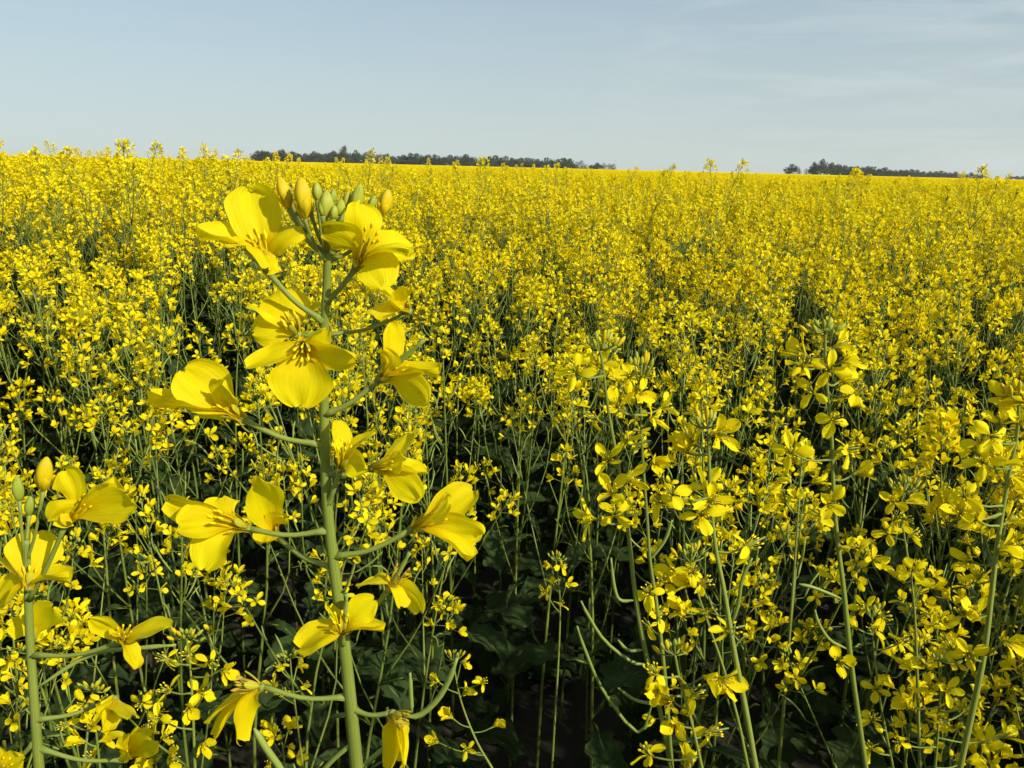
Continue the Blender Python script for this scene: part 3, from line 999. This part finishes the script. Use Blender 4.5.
plants, extra = [], []
for x, y, dist, r1, r2, r3, r4 in cand:
    if dist < near_limit(x, y):
        continue
    zt = CAM.z - drop(dist) + (r1 - .5) * .14 + (.08 if r2 > .93 else 0)
    if dist > 2.3:
        zt += left_rise(x, y, r2)
    if dist < 1.2:
        zt = min(zt, CAM.z - .30)
    if dist < 1.7 and (y < 0.05 or abs(x) > y * .95 + .15):
        zt = CAM.z - .13 - .06 * r1  # unseen plants beside and behind the camera, raised to shade the undergrowth
    q = pix((x, y, zt))
    b = math.degrees(math.atan2(x, y))
    if dist < 1.55 and y > 0 and (-1 < b < 7 or (17 < b < 26 and dist > 1.0)) and r4 < .32:
        continue                                        # two thin patches in the crop
    inside = q is not None and y > 0 and -25 < q[0] < 1049 and (q[1] < 790)
    (plants if inside else extra).append((x, y, dist, zt, r3, r4))
plants.sort(key=lambda p: p[2])
solo, rest = plants[:276], plants[276:]
print('plants near', len(plants), 'outside', len(extra), 'solo out to', solo[-1][2])

COLS = [(-99, 150, 'by the left picture edge'),
        (150, 322, 'just left of the tallest stalk'),
        (322, 470, 'just right of the tallest stalk'),
        (470, 590, 'behind the dark gap at mid picture'),
        (590, 740, 'behind the cluster of slender stalks'),
        (740, 880, 'around the straight tall stalk'),
        (880, 1100, 'by the right picture edge')]
ROWS = [(0, 1.25, 'near crop plant with separate flowers'), (1.25, 2.1, 'crop plant further back with small flowers'), (2.1, 99, 'distant crop plant in dense yellow')]
NA = 72
for k, (x, y, dist, zt, r3, r4) in enumerate(solo):
    q = pix((x, y, zt - .05))
    c = next(t for a, b, t in COLS if a <= q[0] < b)
    rw = next(t for a, b, t in ROWS if a <= dist < b)
    lab = f'{rw} {c}'
    root = thing('rapeseed_plant', lab, 'plant', (x, y, zt - H0), rw.replace('crop plant', 'crop plants') + ' ' + c)
    root.rotation_euler = (0, 0, r3 * 6.283)
    for nm, me, M in (A_PROTO[int(r4 * 6.999)] if k < NA else B_PROTO[int(r4 * 9.999)]):
        put(nm, me, root, M)

# the few that grew above the rest and stand against the sky
TALL = [(343, 149, 3.3, 'tall crop plant whose flower head stands before the tallest horizon tree'),
        (709, 160, 3.0, 'tall crop plant poking alone above the horizon between the two tree belts'),
        (965, 167, 2.7, 'tall crop plant poking above the far right tree belt'),
        (627, 164, 3.8, 'tall crop plant poking above the horizon at the right end of the left belt'),
        (215, 150, 3.2, 'tall crop plant poking above the horizon left of the long tree belt'),
        (824, 169, 3.6, 'tall crop plant with its flower head below the tallest right belt tree'),
        (22, 147, 2.8, 'tall crop plant poking into the sky by the left picture edge'),
        (462, 157, 4.0, 'tall crop plant overlapping the middle of the left tree belt')]
for k, (px, py, Y, lab) in enumerate(TALL):
    p = at(px, py, Y)
    e = B_PROTO[k]
    o = thing('rapeseed_plant', lab, 'plant', (p.x, p.y, p.z - H0 - .012), None)
    o.rotation_euler = (0, 0, k * 1.7)
    a = Vector((0, 0, H0))
    for nm, me, M in e:
        put(nm, me, o, M)

# ------------------------------------------------------------------ the rest of the crop: one uncounted mass
def gn_scatter(name, meshes, pts, rots, scls, idx, label):
    protos = bpy.data.collections.new(name + '_sources')
    for i, me in enumerate(meshes):
        protos.objects.link(bpy.data.objects.new(f'{name}_source_{i:02d}', me))
    me = bpy.data.meshes.new(name)
    me.from_pydata([tuple(p) for p in pts], [], [])
    for an, ty, arr in (('rot', 'FLOAT_VECTOR', rots), ('scl', 'FLOAT_VECTOR', scls)):
        at_ = me.attributes.new(an, ty, 'POINT')
        at_.data.foreach_set('vector', np.asarray(arr, np.float32).ravel())
    at_ = me.attributes.new('idx', 'INT', 'POINT')
    at_.data.foreach_set('value', np.asarray(idx, np.int32))
    o = bpy.data.objects.new(name, me)
    COL.objects.link(o)
    g = bpy.data.node_groups.new(name, 'GeometryNodeTree')
    g.interface.new_socket('Geometry', in_out='INPUT', socket_type='NodeSocketGeometry')
    g.interface.new_socket('Geometry', in_out='OUTPUT', socket_type='NodeSocketGeometry')
    N, L = g.nodes.new, g.links.new
    gi, go = N('NodeGroupInput'), N('NodeGroupOutput')
    iop = N('GeometryNodeInstanceOnPoints')
    ci = N('GeometryNodeCollectionInfo')
    ci.inputs['Collection'].default_value = protos
    ci.inputs['Separate Children'].default_value = True
    ci.inputs['Reset Children'].default_value = True
    iop.inputs['Pick Instance'].default_value = True

    def attr(nm, ty):
        a = N('GeometryNodeInputNamedAttribute')
        a.data_type = ty
        a.inputs['Name'].default_value = nm
        return a.outputs['Attribute']
    L(gi.outputs[0], iop.inputs['Points'])
    L(ci.outputs[0], iop.inputs['Instance'])
    L(attr('idx', 'INT'), iop.inputs['Instance Index'])
    L(attr('rot', 'FLOAT_VECTOR'), iop.inputs['Rotation'])
    L(attr('scl', 'FLOAT_VECTOR'), iop.inputs['Scale'])
    L(iop.outputs[0], go.inputs[0])
    md = o.modifiers.new('scatter', 'NODES')
    md.node_group = g
    o['kind'] = 'stuff'
    o['label'] = label
    o['category'] = 'crop'
    return o


def wedge(d0, d1, step, half_deg, rr):
    res = []
    x_max = d1 * math.sin(R(half_deg))
    for i in range(int(-x_max / step), int(x_max / step) + 1):
        for j in range(int(d0 * math.cos(R(half_deg)) / step) - 1, int(d1 / step) + 1):
            x, y = (i + rr.uniform(-.45, .45)) * step, (j + rr.uniform(-.45, .45)) * step
            d = math.hypot(x, y)
            if d0 <= d < d1 and abs(math.degrees(math.atan2(x, y))) < half_deg:
                res.append((x, y, d))
    return res


sr = random.Random(5)
C_PROTO = [crop_plant(3000 + i, H0, 0).mesh('crop') for i in range(9)]
FARPL = [crop_plant(4000 + i, H0, -1) for i in range(8)]


def patch(seed, size, per_m2, quad):
    r = random.Random(seed)
    mb = MB()
    for k in range(int(size * size * per_m2)):
        x, y = r.uniform(-.5, .5) * size, r.uniform(-.5, .5) * size
        mb.put(quad[r.randrange(len(quad))], Matrix.Translation((x, y, r.uniform(-.07, .06))) @ Matrix.Rotation(r.uniform(0, 6.28), 4, 'Z'))
    return mb.mesh('crop')


def coarse_patch(seed, size, n):
    """far crop: flower heads seen as small tilted flakes through the top of the canopy"""
    r = random.Random(seed)
    V, F, UV = [], [], []
    mb = MB()
    for k in range(n):
        p = Vector((r.uniform(-.5, .5) * size, r.uniform(-.5, .5) * size, H0 - abs(r.gauss(0, .09)) + r.uniform(-.02, .05)))
        d = Vector((r.gauss(0, 1), r.gauss(0, 1), r.gauss(.5, .8))).normalized()
        x, y = perp(d)
        s = r.uniform(.014, .03)
        V = [p - x * s, p - y * s * .8, p + x * s, p + y * s * .8 + d * s * .5]
        mb.add(V, [(0, 1, 2, 3)], FPETAL if r.random() > .05 else BUD, [(0, .8)] * 4)
    return mb.mesh('crop')


pts, rots, scls, idx, srcs = [], [], [], [], []
srcs += C_PROTO
for x, y, dist, zt, r3, r4 in rest + extra:
    pts.append((x, y, zt - H0)); rots.append((0, 0, r3 * 6.28)); scls.append((1, 1, 1)); idx.append(int(r4 * 8.999))
for x, y, d in wedge(4.4, 13, .152, 52, sr):
    z = CAM.z - drop(d) - H0 + sr.uniform(-.08, .07) + (.13 if sr.random() > .965 else 0) + left_rise(x, y, sr.random()) * max(0, min(1, (12 - d) / 5))
    pts.append((x, y, z)); rots.append((sr.uniform(-.05, .05), sr.uniform(-.05, .05), sr.uniform(0, 6.28))); scls.append((1, 1, 1)); idx.append(sr.randrange(9))
o = len(srcs)
srcs += [patch(50 + i, 1.15, 36, FARPL) for i in range(4)]
for x, y, d in wedge(13, 55, 1.0, 50, sr):
    pts.append((x, y, CAM.z - drop(d) - H0 + sr.uniform(-.03, .03))); rots.append((0, 0, sr.uniform(0, 6.28))); scls.append((1, 1, 1)); idx.append(o + sr.randrange(4))
o = len(srcs)
srcs += [coarse_patch(80 + i, 4.6, 9000) for i in range(3)]
for x, y, d in wedge(55, 330, 4.0, 46, sr):
    pts.append((x, y, CAM.z - drop(d) - H0 + sr.uniform(-.03, .03))); rots.append((0, 0, sr.uniform(0, 6.28))); scls.append((1, 1, 1)); idx.append(o + sr.randrange(3))
print('scatter points', len(pts))
gn_scatter('rapeseed_crop', srcs, pts, rots, scls, idx, 'dense yellow flowering rapeseed crop reaching to the horizon')


# ------------------------------------------------------------------ ground and the far canopy
def plain(name, nodes):
    mt, t = material(name)
    nodes(t)
    return mt


def soil_nodes(t):
    N, L = t.nodes.new, t.links.new
    o, p = N('ShaderNodeOutputMaterial'), N('ShaderNodeBsdfPrincipled')
    tx, no = N('ShaderNodeTexCoord'), N('ShaderNodeTexNoise')
    no.inputs['Scale'].default_value = 9
    no.inputs['Detail'].default_value = 8
    L(tx.outputs['Object'], no.inputs['Vector'])
    c = N('ShaderNodeMix'); c.data_type = 'RGBA'
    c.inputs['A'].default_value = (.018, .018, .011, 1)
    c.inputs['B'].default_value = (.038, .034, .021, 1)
    L(no.outputs['Fac'], c.inputs['Factor'])
    L(c.outputs['Result'], p.inputs['Base Color'])
    p.inputs['Roughness'].default_value = .95
    b = N('ShaderNodeBump'); b.inputs['Distance'].default_value = .03
    L(no.outputs['Fac'], b.inputs['Height']); L(b.outputs[0], p.inputs['Normal'])
    L(p.outputs[0], o.inputs[0])


def canopy_nodes(t):
    N, L = t.nodes.new, t.links.new
    o, p = N('ShaderNodeOutputMaterial'), N('ShaderNodeBsdfPrincipled')
    tx, no = N('ShaderNodeTexCoord'), N('ShaderNodeTexNoise')
    no.inputs['Scale'].default_value = 2.5
    no.inputs['Detail'].default_value = 6
    L(tx.outputs['Object'], no.inputs['Vector'])
    c = N('ShaderNodeMix'); c.data_type = 'RGBA'
    c.inputs['A'].default_value = (.50, .40, .010, 1)
    c.inputs['B'].default_value = (.82, .62, .006, 1)
    mr = N('ShaderNodeMapRange')
    mr.inputs['From Min'].default_value = .3
    mr.inputs['From Max'].default_value = .62
    L(no.outputs['Fac'], mr.inputs['Value'])
    L(mr.outputs[0], c.inputs['Factor'])
    L(c.outputs['Result'], p.inputs['Base Color'])
    p.inputs['Roughness'].default_value = .9
    p.inputs['Specular IOR Level'].default_value = .1
    L(p.outputs[0], o.inputs[0])


def sheet(name, verts, faces, mt, kind):
    me = bpy.data.meshes.new(name)
    me.from_pydata(verts, [], faces)
    me.materials.append(mt)
    ob = put(name, me)
    ob['kind'] = kind
    return ob


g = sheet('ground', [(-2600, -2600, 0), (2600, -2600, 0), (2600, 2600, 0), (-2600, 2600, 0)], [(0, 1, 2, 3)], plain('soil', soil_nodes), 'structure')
# crop beyond the last single flower heads: one rolling blanket with a body down to the soil
nb_, V, F = 72, [], []
rad = [52, 80, 120, 180, 260, 380, 560, 820, 1200, 1700, 2400]
for i, rd in enumerate(rad):
    for k in range(nb_ + 1):
        a = R(-62 + 124 * k / nb_)
        V.append((rd * math.sin(a), rd * math.cos(a), CAM.z - .27 + (.06 if i > 4 else 0)))
for i in range(len(rad) - 1):
    for k in range(nb_):
        q = i * (nb_ + 1) + k
        F.append((q, q + 1, q + nb_ + 2, q + nb_ + 1))
o0 = len(V)
for k in range(nb_ + 1):
    a = R(-62 + 124 * k / nb_)
    V.append((52 * math.sin(a), 52 * math.cos(a), 0.02))
for k in range(nb_):
    F.append((k, o0 + k, o0 + k + 1, k + 1))
sheet('far_field', V, F, plain('far_canopy', canopy_nodes), 'structure')

# ------------------------------------------------------------------ the dusty air
HAZE = 0.00018
if HAZE > 0:
    hb = MB()
    x0, x1, y0, y1, z0, z1 = -2700, 2700, -2700, 2700, -1.0, 14.0
    V = [(x, y, z) for z in (z0, z1) for y in (y0, y1) for x in (x0, x1)]
    me = bpy.data.meshes.new('haze')
    me.from_pydata(V, [], [(0, 2, 3, 1), (4, 5, 7, 6), (0, 1, 5, 4), (2, 6, 7, 3), (0, 4, 6, 2), (1, 3, 7, 5)])
    hm, t = material('haze')
    ho, hv = t.nodes.new('ShaderNodeOutputMaterial'), t.nodes.new('ShaderNodeVolumePrincipled')
    hv.inputs['Color'].default_value = (.86, .90, .93, 1)
    hv.inputs['Density'].default_value = HAZE
    hv.inputs['Anisotropy'].default_value = 0.0
    t.links.new(hv.outputs[0], ho.inputs['Volume'])
    me.materials.append(hm)
    ob = put('haze', me)
    ob['kind'] = 'stuff'
    ob['label'] = 'thin pale haze hanging over the far field'
    ob['category'] = 'haze'

# ------------------------------------------------------------------ far trees
M_FOL = [leafy('foliage_dark', (.030, .042, .020), (.062, .078, .036), .12, .7, .1, scale=.6), leafy('foliage_grey', (.07, .075, .05), (.11, .105, .075), .1, .8, .1, scale=.6)]
M_BARK = leafy('bark', (.06, .05, .04), (.11, .095, .08), 0, .9, .1, scale=2)
MATS += M_FOL + [M_BARK]
FOL0, FOL1, BARK = len(MATS) - 3, len(MATS) - 2, len(MATS) - 1


def tree_meshes(seed, h, w, bare):
    r = random.Random(seed)
    tm, cm_ = MB(), MB()
    tube(tm, curve([(0, 0, 0), (r.uniform(-.2, .2), r.uniform(-.2, .2), h * .3), (r.uniform(-.4, .4), r.uniform(-.4, .4), h * .8)], 7), [.028 * h * (1 - .12 * i) for i in range(7)], 7, BARK)
    lumps = []
    for k in range(14):
        a = k * 2.4
        q = math.sqrt((k + .5) / 14)
        z = h * (.10 + .78 * r.random()) * (1 - .22 * q)
        c = Vector((math.cos(a) * q * w * .42, math.sin(a) * q * w * .42, z))
        lumps.append((c, w * r.uniform(.15, .26)))
        tube(tm, [(0, 0, max(.15 * h, z * .55)), c], [.010 * h, .004 * h], 4, BARK)
    lumps.append((Vector((0, 0, h * .9)), w * .16))
    for c, s in lumps:
        for k in range(70 if bare else 130):
            d = Vector((r.gauss(0, 1), r.gauss(0, 1), r.gauss(0, .8)))
            p = c + d.normalized() * s * r.uniform(.5, 1.05)
            p.z = max(p.z, .03 * h)
            x, y = perp(Vector((r.gauss(0, 1), r.gauss(0, 1), r.gauss(.4, 1))))
            l = r.uniform(.16, .40) * (.7 if bare else 1)
            cm_.add([p - x * l, p - y * l * .7, p + x * l, p + y * l * .7], [(0, 1, 2, 3)], FOL1 if bare else FOL0, None)
    return tm.mesh('trunk'), cm_.mesh('crown')


TP = [tree_meshes(i, 8.0, 8.5, False) for i in range(6)] + [tree_meshes(20 + i, 8.0, 6.5, True) for i in range(2)]
tr_ = random.Random(9)


def tree(px, top_y, base_y, Y, kind, wide, label, group):
    b = at(px, base_y, Y)
    t = at(px, top_y, Y)
    h = t.z
    o = thing('bare_tree' if kind >= 6 else 'tree', label, 'tree', (b.x, b.y, 0), group)
    o.rotation_euler = (0, 0, tr_.uniform(0, 6.28))
    s = h / 8.0
    o.scale = (s * wide, s * wide, s)
    put('trunk', TP[kind][0], o)
    put('crown', TP[kind][1], o)


def horizon(px):
    return 167 + (px - 512) * math.tan(ROLL)


LEFT = 'trees in the long belt on the left horizon'
RIGHT = 'trees in the shorter belt on the right horizon'
SHARED_L = 'low dark round tree within the long belt on the left horizon'
SHARED_R = 'low dark tree within the thinning belt on the right horizon'
x = 258.0
while x < 618:
    hgt = 10.4 - 2.0 * (x - 258) / 360
    hgt += tr_.uniform(-2.6, 1.9)
    if x > 585:
        hgt *= .62
    k = tr_.randrange(6)
    bare = (360 < x < 384) or (574 < x < 590) or x > 600
    lab, grp = SHARED_L, LEFT
    if bare:
        k = 6 + tr_.randrange(2)
        lab = 'grey half bare tree among the dark ones in the left horizon belt'
        grp = 'grey half bare trees in the left horizon belt'
    tree(x, horizon(x) - hgt, horizon(x), 420 + (x - 258) * .25 + tr_.uniform(-12, 12), k, tr_.uniform(1.15, 1.6), lab, grp)
    x += tr_.uniform(4.2, 6.6)
tree(345, horizon(345) - 16.5, horizon(345), 405, 2, .72, 'tallest tree of the left horizon belt, above the tallest stalk', None)
for x_, h_, k_ in ((334, 11.5, 3), (366, 11.5, 6), (374, 11, 7), (381, 10, 6)):
    tree(x_, horizon(x_) - h_, horizon(x_), 409, k_, 1.1, 'raised dark tree just left of the tallest tree of the left belt' if k_ < 6 else 'grey half bare tree among the dark ones in the left horizon belt', LEFT if k_ < 6 else 'grey half bare trees in the left horizon belt')
tree(356, horizon(356) - 12.5, horizon(356), 408, 1, .8, 'second tallest tree in the left belt, right beside its tallest tree', None)
tree(565, horizon(565) - 9.5, horizon(565), 480, 4, 1.0, 'round tree standing a little taller near the right end of the left belt', None)
tree(466, horizon(466) - 9.0, horizon(466), 450, 0, .9, 'slightly raised tree at the middle of the left horizon belt', None)
x = 838.0
while x < 985:
    hgt = 9.5 - 5.5 * ((x - 838) / 150) ** .8 + tr_.uniform(-1.2, 1.2)
    tree(x, horizon(x) - hgt, horizon(x), 420 + (x - 838) * 1.2, tr_.randrange(6), tr_.uniform(1.3, 1.7), SHARED_R, RIGHT)
    x += tr_.uniform(4.5, 6.5)
tree(791, horizon(791) - 9.5, horizon(791), 415, 3, 1.1, 'small round tree standing apart at the left end of the right belt', None)
tree(821, horizon(821) - 15, horizon(821), 410, 2, .85, 'tallest tree of the right horizon belt, with a broad crown', None)
tree(831, horizon(831) - 12, horizon(831), 414, 5, .8, 'tree leaning against the tallest one of the right horizon belt', None)
tree(813, horizon(813) - 12, horizon(813), 414, 0, .7, 'tree just left of the tallest one in the right horizon belt', None)
tree(799, horizon(799) - 5, horizon(799), 418, 7, 1.2, 'small low bush in the gap of the right belt, beside the lone round tree', None)
tree(806, horizon(806) - 6, horizon(806), 418, 6, .9, 'low grey bare tree in the gap of the right horizon belt', None)
for x in (1010, 1017, 1023):
    tree(x, horizon(x) - 3.4, horizon(x), 700, tr_.randrange(6), 1.4, 'tiny far tree on the horizon at the right picture edge', 'tiny far trees at the right picture edge')
for x in (204, 211):
    tree(x, horizon(x) - 3.0, horizon(x), 700, tr_.randrange(6), 1.4, 'tiny far tree on the horizon left of the long belt', 'tiny far trees left of the long belt')
